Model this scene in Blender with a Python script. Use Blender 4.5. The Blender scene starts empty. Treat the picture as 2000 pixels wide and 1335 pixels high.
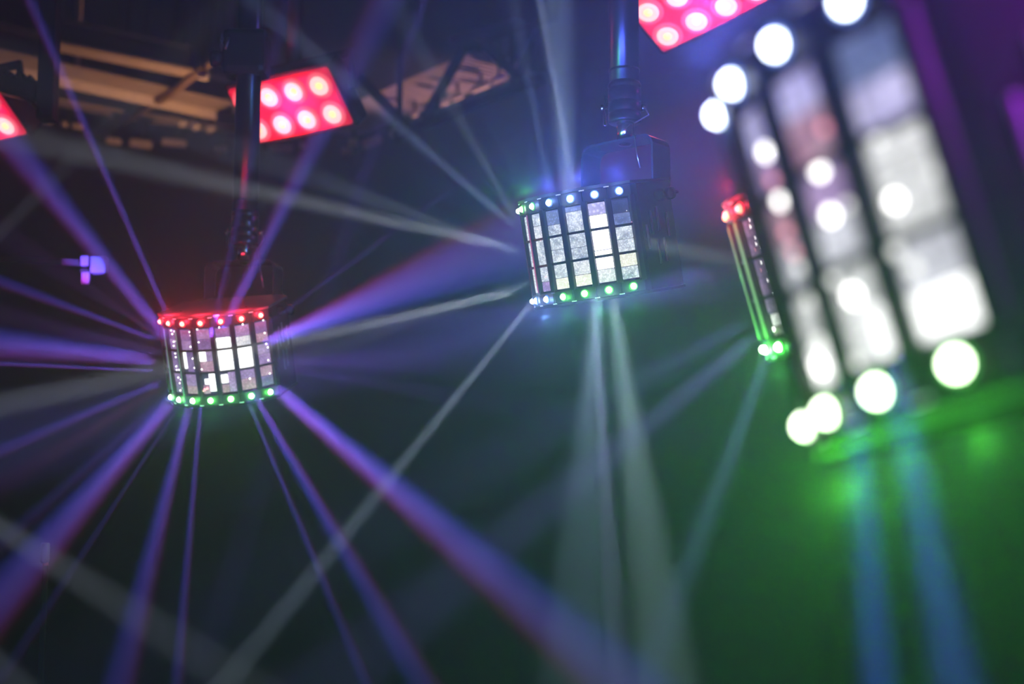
import bpy, bmesh, math, random
from mathutils import Vector, Matrix
sc = bpy.context.scene
COL = sc.collection
PI = math.pi
R_ = math.radians
random.seed(7)

# ------------------------------------------------------------------ camera
CH = 2.4                       # camera height above the floor
FPX = 2955.0                   # focal length in pixels of the 2000 px frame
PITCH = R_(7.73)
cam = bpy.data.cameras.new('camera')
cam_o = bpy.data.objects.new('camera', cam)
COL.objects.link(cam_o)
cam.sensor_width = 36.0
cam.lens = FPX / 2000 * 36.0
cam_o.location = (0, 0, CH)
cam_o.rotation_euler = (PI / 2 + PITCH, 0, 0)
cam.clip_start = 0.02
cam.dof.use_dof = True
cam.dof.focus_distance = 3.13
cam.dof.aperture_fstop = 2.75
sc.camera = cam_o

# ------------------------------------------------------------------ world, exposure
world = bpy.data.worlds.new('night')
sc.world = world
world.use_nodes = True
world.node_tree.nodes['Background'].inputs[0].default_value = (0.02, 0.02, 0.03, 1)
world.node_tree.nodes['Background'].inputs[1].default_value = 0.05
sc.view_settings.view_transform = 'Standard'
sc.view_settings.look = 'None'
sc.view_settings.gamma = 1
sc.view_settings.exposure = 0
sc.view_settings.use_curve_mapping = False
cy = sc.cycles
cy.use_denoising = True
cy.max_bounces = 5
cy.diffuse_bounces = 1
cy.glossy_bounces = 3
cy.transmission_bounces = 3
cy.volume_bounces = 0
cy.transparent_max_bounces = 6
cy.sample_clamp_direct = 0
cy.sample_clamp_indirect = 2
HAZE_G = 0.65                  # the haze scatters mostly forwards
HAZE = 0.035                   # scattering density of the room's haze per metre


def ray(px, py):
    c, s = math.cos(PITCH), math.sin(PITCH)
    u = (px - 1000) / FPX
    v = (667.5 - py) / FPX
    return Vector((u, c - s * v, s + c * v))


def at(px, py, Y):
    d = ray(px, py)
    return Vector((0, 0, CH)) + d * (Y / d.y)


def on_z(px, py, z):
    d = ray(px, py)
    return Vector((0, 0, CH)) + d * ((z - CH) / d.z)


# the four derby lights: position, heading, forward tilt, roll
FIX = {
    'left': dict(p=Vector((-.742, 3.958, .521 + CH)), yaw=R_(-11.57), tilt=R_(19.16), roll=R_(-1.68)),
    'mid': dict(p=Vector((.203, 3.260, .659 + CH)), yaw=R_(-40.53), tilt=R_(12.74), roll=R_(-.67)),
    'near': dict(p=Vector((.320, .887, .211 + CH)), yaw=R_(-96.12), tilt=R_(13.99), roll=R_(-1.65)),
    'small': dict(p=Vector((.503, 2.128, .422 + CH)), yaw=R_(-71.84), tilt=R_(16.69), roll=R_(.83)),
}
RAD, DTH = .170, R_(17.2)
for F in FIX.values():
    F['B'] = Matrix.Rotation(F['tilt'], 4, 'X') @ Matrix.Rotation(F['roll'], 4, 'Y')
    F['M'] = Matrix.Translation(F['p']) @ Matrix.Rotation(F['yaw'], 4, 'Z')
    F['W'] = F['M'] @ F['B']


def lens(fx, k, z, out=.012):
    th = (k - 3) * DTH
    W = FIX[fx]['W']
    n = Vector((math.sin(th), -math.cos(th), 0))
    return W @ (n * (RAD + out) + Vector((0, 0, z))), (W.to_3x3() @ n)


LIGHTS = []                    # (object, fixture key) parented later


def color_nodes(light, stops, tanh):
    """a lens that spreads red, violet and blue LEDs side by side across the beam"""
    light.use_nodes = True
    nt = light.node_tree
    em = nt.nodes['Emission']
    tc = nt.nodes.new('ShaderNodeTexCoord')
    sp = nt.nodes.new('ShaderNodeSeparateXYZ')
    nt.links.new(tc.outputs['Normal'], sp.inputs[0])
    dv = nt.nodes.new('ShaderNodeMath'); dv.operation = 'DIVIDE'
    nt.links.new(sp.outputs['X'], dv.inputs[0]); nt.links.new(sp.outputs['Z'], dv.inputs[1])
    ma = nt.nodes.new('ShaderNodeMath'); ma.operation = 'MULTIPLY_ADD'
    nt.links.new(dv.outputs[0], ma.inputs[0])
    ma.inputs[1].default_value = -.5 / tanh; ma.inputs[2].default_value = .5
    rp = nt.nodes.new('ShaderNodeValToRGB')
    nt.links.new(ma.outputs[0], rp.inputs[0])
    cr = rp.color_ramp
    cr.elements[0].position = stops[0][0]; cr.elements[0].color = (*stops[0][1], 1)
    cr.elements[1].position = stops[-1][0]; cr.elements[1].color = (*stops[-1][1], 1)
    for p, c in stops[1:-1]:
        e = cr.elements.new(p); e.color = (*c, 1)
    nt.links.new(rp.outputs[0], em.inputs[0])


VIO = [(0, (.55, .0, .03)), (.10, (.45, .02, .12)), (.20, (.30, .07, .72)), (.5, (.25, .15, .98)), (.75, (.14, .10, .98)), (1, (.01, .09, .75))]
VIO2 = [(0, (.40, .0, .05)), (.15, (.28, .03, .35)), (.35, (.24, .10, .95)), (.62, (.15, .09, .95)), (1, (.02, .08, .7))]
WHI = [(0, (.8, .85, .95)), (1, (.8, .85, .95))]


def beam(start, end, w0, w1px, L, color, fx=None, blend=.35, stops=None, flip=1):
    """a real spot lamp at a lens, aimed from start to end; w0 lens width in m, w1px width in px at the end"""
    d = end - start
    ln = d.length
    depth = max(end.y, .3)
    w1 = w1px / FPX * depth
    w = max((w1 - w0) / ln, .006)
    r = ln * .6
    I = L * 4 * PI * (w0 + w * r) / (HAZE * w * w)
    m_ = start + d * .6
    ct = d.normalized().dot((Vector((0, 0, CH)) - m_).normalized())
    I /= (1 - HAZE_G ** 2) / (1 + HAZE_G ** 2 - 2 * HAZE_G * ct) ** 1.5
    l = bpy.data.lights.new('lamp_beam', 'SPOT')
    l.spot_size = w * 1.3
    l.spot_blend = blend
    l.shadow_soft_size = w0 / 2
    l.energy = I * 4 * PI
    if stops:
        l.color = (1, 1, 1)
        color_nodes(l, stops, math.tan(w * .62))
    else:
        l.color = color
    o = bpy.data.objects.new('lamp_beam', l)
    COL.objects.link(o)
    z = -d.normalized()
    view = (start - Vector((0, 0, CH))).normalized()
    x = z.cross(view).normalized() * flip
    y = z.cross(x)
    m = Matrix((x, y, z)).transposed().to_4x4()
    m.translation = start
    o.matrix_world = m
    o['start_label'] = fx or ''
    LIGHTS.append((o, fx))
    return o


def glow(pos, I, color, size=.008, fx=None, cutoff=None):
    l = bpy.data.lights.new('lamp_glow', 'POINT')
    l.energy = I * 4 * PI
    l.color = color
    l.shadow_soft_size = 0
    o = bpy.data.objects.new('lamp_glow', l)
    COL.objects.link(o)
    o.location = pos
    LIGHTS.append((o, fx))
    return o


def fb(fx, k, z, px, py, Y, w0, w1, L, col=None, stops=None, flip=1, blend=.35, out=.012):
    s, n = lens(fx, k, z, out)
    e = at(px, py, Y)
    dd = (e - s).normalized().dot(n)
    if dd < .05:
        print('BEAM grazing', fx, k, px, py, round(dd, 2))
    return beam(s, e, w0, w1, L, col or (1, 1, 1), fx, blend, stops, flip)


# ---- beams of the left derby light (violet)
fb('left', 1.2, .05, 10, 265, 3.6, .032, 80, .13, stops=VIO)
fb('left', 1.8, .05, 45, -30, 3.3, .014, 34, .075, stops=VIO)
fb('left', 3.4, .05, 530, 130, 3.6, .014, 34, .040, stops=VIO2)
fb('left', 3.8, .06, 690, 130, 3.4, .024, 72, .09, stops=VIO)
fb('left', 5.8, .03, 1060, 450, 3.6, .028, 165, .20, stops=VIO, flip=1)
fb('left', 5.6, .06, 800, 430, 3.8, .010, 20, .030, stops=VIO2)
fb('left', 0, .00, -30, 668, 3.7, .038, 80, .18, stops=VIO)
fb('left', 0, -.03, -30, 708, 3.7, .008, 16, .11, stops=VIO)
fb('left', 0.2, .05, -20, 542, 3.8, .012, 34, .080, stops=VIO2)
fb('left', 0.2, .06, 175, 528, 4.45, .010, 60, .003, stops=VIO2)
fb('left', 0.2, -.05, -20, 888, 3.6, .018, 42, .060, stops=VIO2)
fb('left', 1.5, -.07, -40, 1215, 3.3, .034, 120, .105, stops=VIO)
fb('left', 1.3, -.06, -40, 1100, 3.4, .016, 50, .022, stops=VIO2)
fb('left', 2.2, -.07, 232, 1340, 3.3, .022, 78, .070, stops=VIO2)
fb('left', 2.7, -.07, 345, 1340, 3.35, .012, 34, .050, stops=VIO2)
fb('left', 2.0, -.07, 0, 1330, 3.4, .006, 30, .020, stops=VIO2)
fb('left', 4.6, -.07, 718, 1340, 3.3, .010, 34, .040, stops=VIO2)
fb('left', 4.9, -.07, 830, 1340, 3.3, .018, 70, .075, stops=VIO2)
fb('left', 5.7, -.06, 1130, 1260, 3.1, .034, 135, .13, stops=VIO, flip=-1)
fb('left', 0.6, .06, -20, 440, 3.8, .008, 60, .012, (.35, .12, .8))
fb('left', 5.9, -.02, 1040, 700, 3.5, .03, 110, .022, (.25, .12, .9))
fb('left', 5.9, -.03, 1000, 790, 3.6, .02, 60, .014, (.25, .12, .9))
fb('left', 0.3, .02, -20, 610, 3.75, .02, 60, .02, (.3, .1, .7))
fb('left', 0.4, -.06, -20, 960, 3.6, .02, 60, .012, (.5, .05, .2))

# ---- beams of the middle derby light (white)
W1 = (.55, .72, 1.0)
W2 = (.75, .85, .95)
fb('mid', 3.9, .05, 1085, -20, 2.9, .034, 95, .085, (.42, .62, 1.0))
fb('mid', 4.3, .05, 1050, -20, 2.9, .014, 26, .060, (.55, .7, 1.0))
fb('mid', 3.3, .05, 1000, -20, 3.0, .014, 40, .020, (.4, .6, 1.0))
fb('mid', 1.4, .04, 470, -20, 3.2, .018, 56, .028, (.4, .55, 1.0))
fb('mid', 1.2, .05, 800, 60, 3.2, .014, 50, .016, W1)
fb('mid', 1.0, .01, 0, 262, 3.3, .024, 76, .030, W2)
fb('mid', 1.1, .00, 620, 350, 3.2, .014, 50, .026, W1)
fb('mid', 1.0, -.07, 0, 792, 3.3, .020, 62, .042, W2)
fb('mid', 1.1, -.06, 560, 700, 3.2, .016, 60, .022, W1)
fb('mid', 2.0, -.08, 430, 1345, 3.0, .014, 58, .042, (.5, .65, .85))
fb('mid', 4.6, -.08, 1140, 1250, 2.85, .026, 165, .070, (.36, .58, .80))
fb('mid', 5.1, -.08, 1310, 1380, 2.8, .028, 150, .072, (.42, .66, .72))
fb('mid', 4.4, -.08, 1215, 1380, 2.8, .012, 60, .03, (.5, .5, 1))
fb('mid', 6.0, .0, 1490, 520, 2.95, .026, 60, .028, W2)

# ---- beams of the hidden third light (violet)
fb('small', 2.4, .02, 560, 735, 2.2, .035, 150, .050, (.20, .16, 1.0))
fb('small', 2.7, -.02, 600, 640, 2.2, .020, 60, .025, (.22, .12, 1.0))
fb('small', 2.9, -.07, 930, 1100, 2.0, .022, 120, .032, (.30, .25, 1.0))
fb('small', 3.3, -.08, 1240, 1380, 1.9, .020, 100, .030, (.25, .40, .9))
fb('small', 2.6, -.05, 1000, 880, 2.0, .022, 110, .018, (.28, .30, 1.0))

# ---- beams of the big near light (blue), they pass well out of focus
fb('near', 5.3, -.085, 1722, 1380, .78, .010, 92, .13, (.06, .10, .90), out=.034)
fb('near', 5.7, -.085, 1880, 1380, .78, .011, 125, .12, (.07, .11, .85), out=.034)

# ---- beams from derby lights outside the frame on the left
beam(at(-420, 760, 3.6), at(640, 1440, 3.0), .02, 110, .018, (.65, .75, .9))
beam(at(-300, 1000, 3.6), at(200, 1500, 3.3), .02, 90, .016, (.65, .75, .9))
beam(at(-300, 760, 4.4), at(330, 120, 4.6), .02, 60, .008, (.7, .8, .9))
beam(at(880, -160, 4.0), at(640, 560, 4.4), .03, 50, .018, (.2, .12, .9))

# ---- glow of the LEDs in the haze
GRN, RED, BLU = (.10, 1.0, .12), (1.0, .02, .05), (.16, .35, 1.0)


def rim_spill(fx, z, cols, I):
    for k, c in enumerate(cols):
        if c: glow(lens(fx, k, z * 1.03, .017)[0], I, {'r': RED, 'g': GRN, 'b': BLU}[c], 0, fx)


def led_glow(fx, ks, z, I, col):
    """the light the rim LEDs throw into the haze, plus the little that falls back on the rim"""
    for k in ks:
        glow(lens(fx, k, z * (1.42 if fx == 'near' else 1.38), .0)[0], I, col, 0, fx)


led_glow('left', (1, 3, 5), -.1, .035, GRN)
led_glow('left', (1, 3, 5), .1, .06, RED)
led_glow('mid', (3, 4.5, 6), -.1, .08, (.12, 1.0, .18))
led_glow('mid', (1.5,), -.1, .2, BLU)
led_glow('mid', (3, 4.5, 6), .1, .34, (.07, .12, 1.0))
led_glow('mid', (1.5,), .1, .10, GRN)
led_glow('small', (2.5,), .1, .12, RED)
led_glow('small', (2.5,), -.1, .10, GRN)
led_glow('near', (3, 4, 5, 6), -.1, .085, (.10, 1.0, .06))
led_glow('near', (3, 4, 5), .1, .15, (.10, .14, 1.0))


rim_spill('left', .1, 'rrrrrrr', .014)
rim_spill('left', -.1, 'ggggggg', .008)
rim_spill('mid', .1, ' gbbbbb'.replace(' ', 'g'), .003)
rim_spill('mid', -.1, 'bbbgggg', .005)
rim_spill('small', -.1, ['', '', 'g', 'g'], .03)
rim_spill('small', .1, ['', '', 'r', 'r'], .02)

# added bodiless warm spots behind left pole and centre light, brightening the roof steel
def spot(pos, tgt, E, col, size, blend=.5, rad=.1):
    l = bpy.data.lights.new('lamp_warm_fill', 'SPOT')
    l.energy = E; l.color = col; l.spot_size = R_(size); l.spot_blend = blend; l.shadow_soft_size = rad
    o = bpy.data.objects.new('lamp_warm_fill', l); COL.objects.link(o)
    o.location = pos
    o.rotation_euler = (Vector(tgt) - Vector(pos)).to_track_quat('-Z', 'Y').to_euler()
    return o


spot(at(472, 395, 9.3), at(230, 150, 9.5), 38, (1, .50, .24), 100)
spot(at(1180, 470, 10.0), at(880, 175, 9.6), 90, (1, .48, .40), 55)
# added colour points off frame, with no fixture, tinting the haze
glow(Vector((1.9, 3.6, CH + 1.7)), 1.0, (.45, .0, .60), .1)
glow(Vector((.75, 3.9, CH + 1.75)), 0.7, (.13, .15, 1.0), .1)
glow(Vector((2.3, 4.6, CH + .0)), 0.05, (.05, .6, .25), .1)
glow(Vector((.40, .66, CH + .36)), .72, (.42, .02, .80), .1)
glow(Vector((-3.0, 5.0, CH + .6)), .1, (.4, .35, .8), .1)

# ------------------------------------------------------------------ materials
def mat(name, col=(.5, .5, .5), rough=.5, metal=0., em=None, es=0., coat=0., noise=0., nscale=30., bump=0.):
    m = bpy.data.materials.new(name); m.use_nodes = True
    nt = m.node_tree; b = nt.nodes['Principled BSDF']
    b.inputs['Base Color'].default_value = (*col, 1)
    b.inputs['Roughness'].default_value = rough
    b.inputs['Metallic'].default_value = metal
    b.inputs['Coat Weight'].default_value = coat
    if em:
        b.inputs['Emission Color'].default_value = (*em, 1)
        b.inputs['Emission Strength'].default_value = es
        m.cycles.emission_sampling = 'NONE'
    if noise or bump:
        tc = nt.nodes.new('ShaderNodeTexCoord')
        nz = nt.nodes.new('ShaderNodeTexNoise'); nz.inputs['Scale'].default_value = nscale; nz.inputs['Detail'].default_value = 4
        nt.links.new(tc.outputs['Object'], nz.inputs['Vector'])
        if noise:
            mr = nt.nodes.new('ShaderNodeMapRange')
            mr.inputs['To Min'].default_value = 1 - noise; mr.inputs['To Max'].default_value = 1 + noise
            nt.links.new(nz.outputs['Fac'], mr.inputs['Value'])
            mx = nt.nodes.new('ShaderNodeVectorMath'); mx.operation = 'SCALE'; mx.inputs[0].default_value = col
            nt.links.new(mr.outputs[0], mx.inputs['Scale'])
            nt.links.new(mx.outputs[0], b.inputs['Base Color'])
        if bump:
            bp = nt.nodes.new('ShaderNodeBump'); bp.inputs['Strength'].default_value = bump; bp.inputs['Distance'].default_value = .002
            nt.links.new(nz.outputs['Fac'], bp.inputs['Height'])
            nt.links.new(bp.outputs[0], b.inputs['Normal'])
    return m


def glass_lit(name, c1, c2, s, scale=70., contrast=.25, seed=0.):
    """a lamp's lens: clouded, faceted glass lit from inside, brighter and darker by its cut"""
    m = bpy.data.materials.new(name); m.use_nodes = True
    nt = m.node_tree; b = nt.nodes['Principled BSDF']
    b.inputs['Base Color'].default_value = (.12, .12, .14, 1)
    b.inputs['Roughness'].default_value = .12
    b.inputs['Coat Weight'].default_value = .4
    tc = nt.nodes.new('ShaderNodeTexCoord')
    oi = nt.nodes.new('ShaderNodeObjectInfo')
    ad = nt.nodes.new('ShaderNodeVectorMath'); ad.operation = 'ADD'
    sc_ = nt.nodes.new('ShaderNodeVectorMath'); sc_.operation = 'SCALE'; sc_.inputs[0].default_value = (13.1, 7.3, 3.7)
    nt.links.new(oi.outputs['Random'], sc_.inputs['Scale'])
    nt.links.new(tc.outputs['Object'], ad.inputs[0]); nt.links.new(sc_.outputs[0], ad.inputs[1])
    nz = nt.nodes.new('ShaderNodeTexNoise'); nz.inputs['Scale'].default_value = scale; nz.inputs['Detail'].default_value = 5
    nz.inputs['Roughness'].default_value = .7
    nt.links.new(ad.outputs[0], nz.inputs['Vector'])
    rp = nt.nodes.new('ShaderNodeValToRGB')
    rp.color_ramp.elements[0].position = .5 - contrast; rp.color_ramp.elements[0].color = (*c1, 1)
    rp.color_ramp.elements[1].position = .5 + contrast; rp.color_ramp.elements[1].color = (*c2, 1)
    nt.links.new(nz.outputs['Fac'], rp.inputs[0])
    vo = nt.nodes.new('ShaderNodeTexVoronoi'); vo.feature = 'F1'; vo.inputs['Scale'].default_value = scale * 4
    nt.links.new(ad.outputs[0], vo.inputs['Vector'])
    mr = nt.nodes.new('ShaderNodeMapRange')
    mr.inputs['From Min'].default_value = .1; mr.inputs['From Max'].default_value = .5
    mr.inputs['To Min'].default_value = s * 1.5; mr.inputs['To Max'].default_value = s * .8
    nt.links.new(vo.outputs['Distance'], mr.inputs['Value'])
    nt.links.new(rp.outputs[0], b.inputs['Emission Color'])
    nt.links.new(mr.outputs[0], b.inputs['Emission Strength'])
    m.cycles.emission_sampling = 'NONE'
    return m


M = {
    'black': mat('black_powder_coat', (.022, .022, .026), .42, bump=.15, nscale=400),
    'cap': mat('charcoal_cap_paint', (.14, .14, .145), .35, coat=.3),
    'rubber': mat('black_rubber_base', (.005, .005, .006), .8),
    'gloss': mat('black_gloss_paint', (.03, .03, .035), .16, coat=.6),
    'tube': mat('black_anodised_tube', (.07, .065, .07), .28, .85, noise=.15, nscale=60),
    'chrome': mat('polished_steel', (.75, .72, .68), .16, 1., bump=.1, nscale=200),
    'grey': mat('dull_grey_metal', (.30, .33, .33), .45, .6),
    'alu': mat('black_truss_metal', (.05, .05, .06), .4, .7, noise=.2),
    'wall': mat('dark_wall_paint', (.018, .018, .021), .9, noise=.25, nscale=3),
    'floor': mat('dark_floor', (.02, .02, .022), .5, noise=.25, nscale=5),
    'ceil': mat('dark_ceiling', (.014, .014, .017), .95, noise=.2, nscale=4),
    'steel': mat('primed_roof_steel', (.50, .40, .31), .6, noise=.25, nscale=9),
    'brown': mat('brown_painted_steel', (.30, .20, .13), .6, noise=.2),
    'pale': mat('pale_steel_lip', (.85, .74, .60), .5, noise=.15),
    'deck': mat('galvanised_deck', (.66, .56, .55), .6, .0, noise=.3, nscale=14),
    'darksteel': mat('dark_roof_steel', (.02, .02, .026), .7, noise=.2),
    'lilac': mat('pale_plastic', (.16, .13, .18), .5),
    'rope': mat('safety_cable_steel', (.5, .5, .52), .3, 1.),
    'led_green': mat('led_green_white', (.8, .9, .8), .3, em=(.85, 1, .72), es=15),
    'led_white': mat('led_cold_white', (.8, .85, 1), .3, em=(.80, .90, 1), es=15),
    'led_red': mat('led_warm_red', (1, .6, .5), .3, em=(1, .42, .26), es=3.2),
    'edge_green': mat('green_painted_edge_glow', (.2, .4, .2), .3, em=(.36, .66, .28), es=.5),
    'edge_dim': mat('pale_painted_edge_glow', (.2, .4, .3), .3, em=(.18, .42, .34), es=.5),
    'edge_pink': mat('pink_painted_edge_glow', (.3, .1, .2), .3, em=(.42, .10, .24), es=.5),
    'led_off': mat('unlit_led', (.3, .3, .3), .3),
    'led_ring_off': mat('unlit_led_lens', (.1, .1, .1), .3),
    'led_core': mat('led_bright_glint', (1, 1, 1), .3, em=(1, .98, .94), es=6),
    'led_soft': mat('led_dim_glint', (1, 1, 1), .3, em=(.95, .95, .9), es=1.6),
    'led_pink': mat('led_pink_glint', (1, .5, .6), .3, em=(1, .35, .45), es=1.6),
    'led_ring_green': mat('green_led_halo', (.2, .6, .2), .4, em=(.10, .75, .08), es=.5),
    'led_ring_red': mat('red_led_halo', (.6, .1, .1), .4, em=(1, .02, .05), es=.9),
    'led_ring_white': mat('blue_led_halo', (.3, .4, .8), .4, em=(.12, .28, 1), es=.8),
    'slit': mat('lit_slit', (1, 1, 1), .4, em=(.75, .75, 1), es=.5),
    'flood_red': mat('red_lens_plate', (.6, .02, .05), .4, em=(1, .012, .06), es=.68),
    'flood_cup': mat('red_reflector_cup', (.7, .05, .1), .3, em=(1, .13, .17), es=.95),
    'flood_hot': mat('hot_reflector_ring', (1, .6, .55), .3, em=(1, .62, .52), es=1.05),
    'flood_rim': mat('pale_reflector_ring', (1, .7, .65), .3, em=(1, .78, .68), es=1.1),
    'flood_core': mat('yellow_flood_chip', (1, .9, .4), .3, em=(1, .86, .30), es=1.3),
    'g_white': glass_lit('lens_full_white', (1, 1, .98), (1, 1, 1), 2.2),
    'g_warm': glass_lit('lens_warm_white', (.9, .88, .72), (1, 1, .88), 1.1),
    'g_grey': glass_lit('lens_grey', (.26, .31, .42), (.92, .98, 1.0), 1.15, 60, .16),
    'g_pale': glass_lit('lens_pale', (.55, .60, .66), (1, 1, 1), 1.1, 60, .18),
    'g_dim': glass_lit('lens_dim_blue', (.09, .13, .34), (.32, .40, .66), .8, 45),
    'g_dark': glass_lit('lens_dark', (.01, .012, .03), (.08, .10, .22), .6, 45),
    'g_vio': glass_lit('lens_violet', (.20, .11, .36), (.72, .50, .85), .85, 50),
    'g_vdim': glass_lit('lens_violet_dim', (.12, .08, .26), (.42, .27, .62), .8, 50),
    'g_pink': glass_lit('lens_pink', (.45, .16, .30), (.85, .6, .72), .75, 50),
    'g_lilac': glass_lit('lens_lilac', (.36, .33, .68), (.72, .68, .95), 1.05, 30),
    'g_cream': glass_lit('lens_cream', (.56, .57, .58), (.96, .96, .95), 1.15, 30),
    'g_mist': glass_lit('lens_mist', (.32, .32, .38), (.72, .72, .78), 1.35, 30),
}

M['rubber'].node_tree.nodes['Principled BSDF'].inputs['Specular IOR Level'].default_value = .08

# ------------------------------------------------------------------ mesh helpers
def me_from(bm, name, m, smooth=False):
    me = bpy.data.meshes.new(name); bm.normal_update(); bm.to_mesh(me); bm.free()
    if isinstance(m, str): m = M[m]
    me.materials.append(m)
    if smooth:
        for p in me.polygons: p.use_smooth = True
    return me


def put(name, me, parent=None, mw=None, label=None):
    o = bpy.data.objects.new(name, me); COL.objects.link(o)
    if parent: o.parent = parent
    if mw is not None: o.matrix_local = mw
    if label: o['label'] = label
    return o


def thing(name, label, cat, mw=None, group=None, me=None):
    o = bpy.data.objects.new(name, me); COL.objects.link(o)
    if mw is not None: o.matrix_world = mw
    o['label'] = label; o['category'] = cat
    if group: o['group'] = group
    return o


def struct(name, me):
    o = bpy.data.objects.new(name, me); COL.objects.link(o); o['kind'] = 'structure'
    return o


def bbox(bm, c, s, rot=None, bev=0):
    r = bmesh.ops.create_cube(bm, size=1)
    vs = r['verts']
    bmesh.ops.scale(bm, verts=vs, vec=s)
    if bev:
        es = list({e for v in vs for e in v.link_edges})
        rr = bmesh.ops.bevel(bm, geom=es, offset=bev, segments=2, affect='EDGES', profile=.5)
        vs = list({v for f in rr['faces'] for v in f.verts} | {v for v in vs if v.is_valid})
    if rot is not None: bmesh.ops.transform(bm, verts=vs, matrix=rot)
    bmesh.ops.translate(bm, verts=vs, vec=c)
    return vs


def box_me(name, c, s, m, bev=0, rot=None):
    bm = bmesh.new(); bbox(bm, c, s, rot, bev)
    return me_from(bm, name, m)


def lathe(bm, prof, seg=24, a0=0, a1=2 * PI, cap=False):
    """profile of (radius, z) around Z"""
    full = abs(a1 - a0 - 2 * PI) < 1e-6
    n = seg if full else seg + 1
    rings = []
    for r, z in prof:
        rings.append([bm.verts.new((r * math.cos(a0 + (a1 - a0) * i / seg), r * math.sin(a0 + (a1 - a0) * i / seg), z)) for i in range(n)])
    for j in range(len(prof) - 1):
        for i in range(seg):
            a, b = rings[j][i], rings[j][(i + 1) % n]
            c, d = rings[j + 1][(i + 1) % n], rings[j + 1][i]
            try: bm.faces.new((a, b, c, d))
            except ValueError: pass
    return rings


def lathe_me(name, prof, m, seg=24, smooth=True, mw=None):
    bm = bmesh.new(); lathe(bm, prof, seg)
    bmesh.ops.remove_doubles(bm, verts=bm.verts, dist=1e-6)
    bmesh.ops.recalc_face_normals(bm, faces=bm.faces)
    if mw is not None: bmesh.ops.transform(bm, verts=bm.verts, matrix=mw)
    me = me_from(bm, name, m, smooth)
    return me


def tube(bm, pts, r, seg=8, closed=False):
    pts = [Vector(p) for p in pts]
    n = len(pts); rings = []
    up = Vector((.3, .2, 1)).normalized()
    for i, p in enumerate(pts):
        a = pts[(i - 1) % n] if (closed or i > 0) else p
        b = pts[(i + 1) % n] if (closed or i < n - 1) else p
        t = (b - a).normalized()
        x = t.cross(up)
        if x.length < .05: x = t.cross(Vector((1, 0, 0)))
        x.normalize(); y = t.cross(x)
        rings.append([bm.verts.new(p + (x * math.cos(2 * PI * k / seg) + y * math.sin(2 * PI * k / seg)) * r) for k in range(seg)])
    for i in range(n if closed else n - 1):
        A, B = rings[i], rings[(i + 1) % n]
        for k in range(seg):
            bm.faces.new((A[k], A[(k + 1) % seg], B[(k + 1) % seg], B[k]))
    if not closed:
        bm.faces.new(rings[0]); bm.faces.new(rings[-1])
    bmesh.ops.recalc_face_normals(bm, faces=bm.faces)


def tube_me(name, pts, r, m, seg=8, closed=False):
    bm = bmesh.new(); tube(bm, pts, r, seg, closed)
    return me_from(bm, name, m, True)


def bar_me(name, a, b, w, h, m):
    """rectangular bar from a to b"""
    a, b = Vector(a), Vector(b); d = b - a
    bm = bmesh.new()
    q = d.to_track_quat('Y', 'Z').to_matrix().to_4x4()
    bbox(bm, (a + b) / 2, (w, d.length, h), q)
    return me_from(bm, name, m)


def prism(bm, poly, z0, z1):
    lo = [bm.verts.new((x, y, z0)) for x, y in poly]; hi = [bm.verts.new((x, y, z1)) for x, y in poly]
    n = len(poly)
    bm.faces.new(lo); bm.faces.new(hi)
    for i in range(n):
        bm.faces.new((lo[i], lo[(i + 1) % n], hi[(i + 1) % n], hi[i]))
    bmesh.ops.recalc_face_normals(bm, faces=bm.faces)


def front_poly(r, back=None):
    rr = r / math.cos(DTH / 2)
    pts = [(rr * math.sin((k - 3.5) * DTH), -rr * math.cos((k - 3.5) * DTH)) for k in range(8)]
    return pts


# ------------------------------------------------------------------ setting
X0, X1, Y0, Y1, ZC = -7.0, 7.0, -4.0, 13.0, 6.6
struct('floor', box_me('floor', ((X0 + X1) / 2, (Y0 + Y1) / 2, -.05), (X1 - X0, Y1 - Y0, .1), 'floor'))
struct('ceiling', box_me('ceiling', ((X0 + X1) / 2, (Y0 + Y1) / 2, ZC + .05), (X1 - X0, Y1 - Y0, .1), 'ceil'))
struct('wall_back', box_me('wall_back', ((X0 + X1) / 2, Y1 + .05, ZC / 2), (X1 - X0 + .2, .1, ZC), 'wall'))
struct('wall_front', box_me('wall_front', ((X0 + X1) / 2, Y0 - .05, ZC / 2), (X1 - X0 + .2, .1, ZC), 'wall'))
struct('wall_left', box_me('wall_left', (X0 - .05, (Y0 + Y1) / 2, ZC / 2), (.1, Y1 - Y0, ZC), 'wall'))
struct('wall_right', box_me('wall_right', (X1 + .05, (Y0 + Y1) / 2, ZC / 2), (.1, Y1 - Y0, ZC), 'wall'))

# haze filling the hall
hm = bpy.data.materials.new('thin_haze'); hm.use_nodes = True
hn = hm.node_tree; hn.nodes.remove(hn.nodes['Principled BSDF'])
vs = hn.nodes.new('ShaderNodeVolumeScatter'); vs.inputs['Density'].default_value = HAZE
vs.inputs['Color'].default_value = (1, 1, 1, 1); vs.inputs['Anisotropy'].default_value = HAZE_G
hn.links.new(vs.outputs[0], hn.nodes['Material Output'].inputs['Volume'])
hz = thing('haze', 'thin theatrical haze filling the dark hall around the light beams', 'haze',
           me=box_me('haze', ((X0 + X1) / 2, (Y0 + Y1) / 2, ZC / 2), (X1 - X0 + .8, Y1 - Y0 + .8, ZC + .8), hm))
hz['kind'] = 'stuff'

# ------------------------------------------------------------------ roof steel
ZR = CH + 3.0


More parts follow.
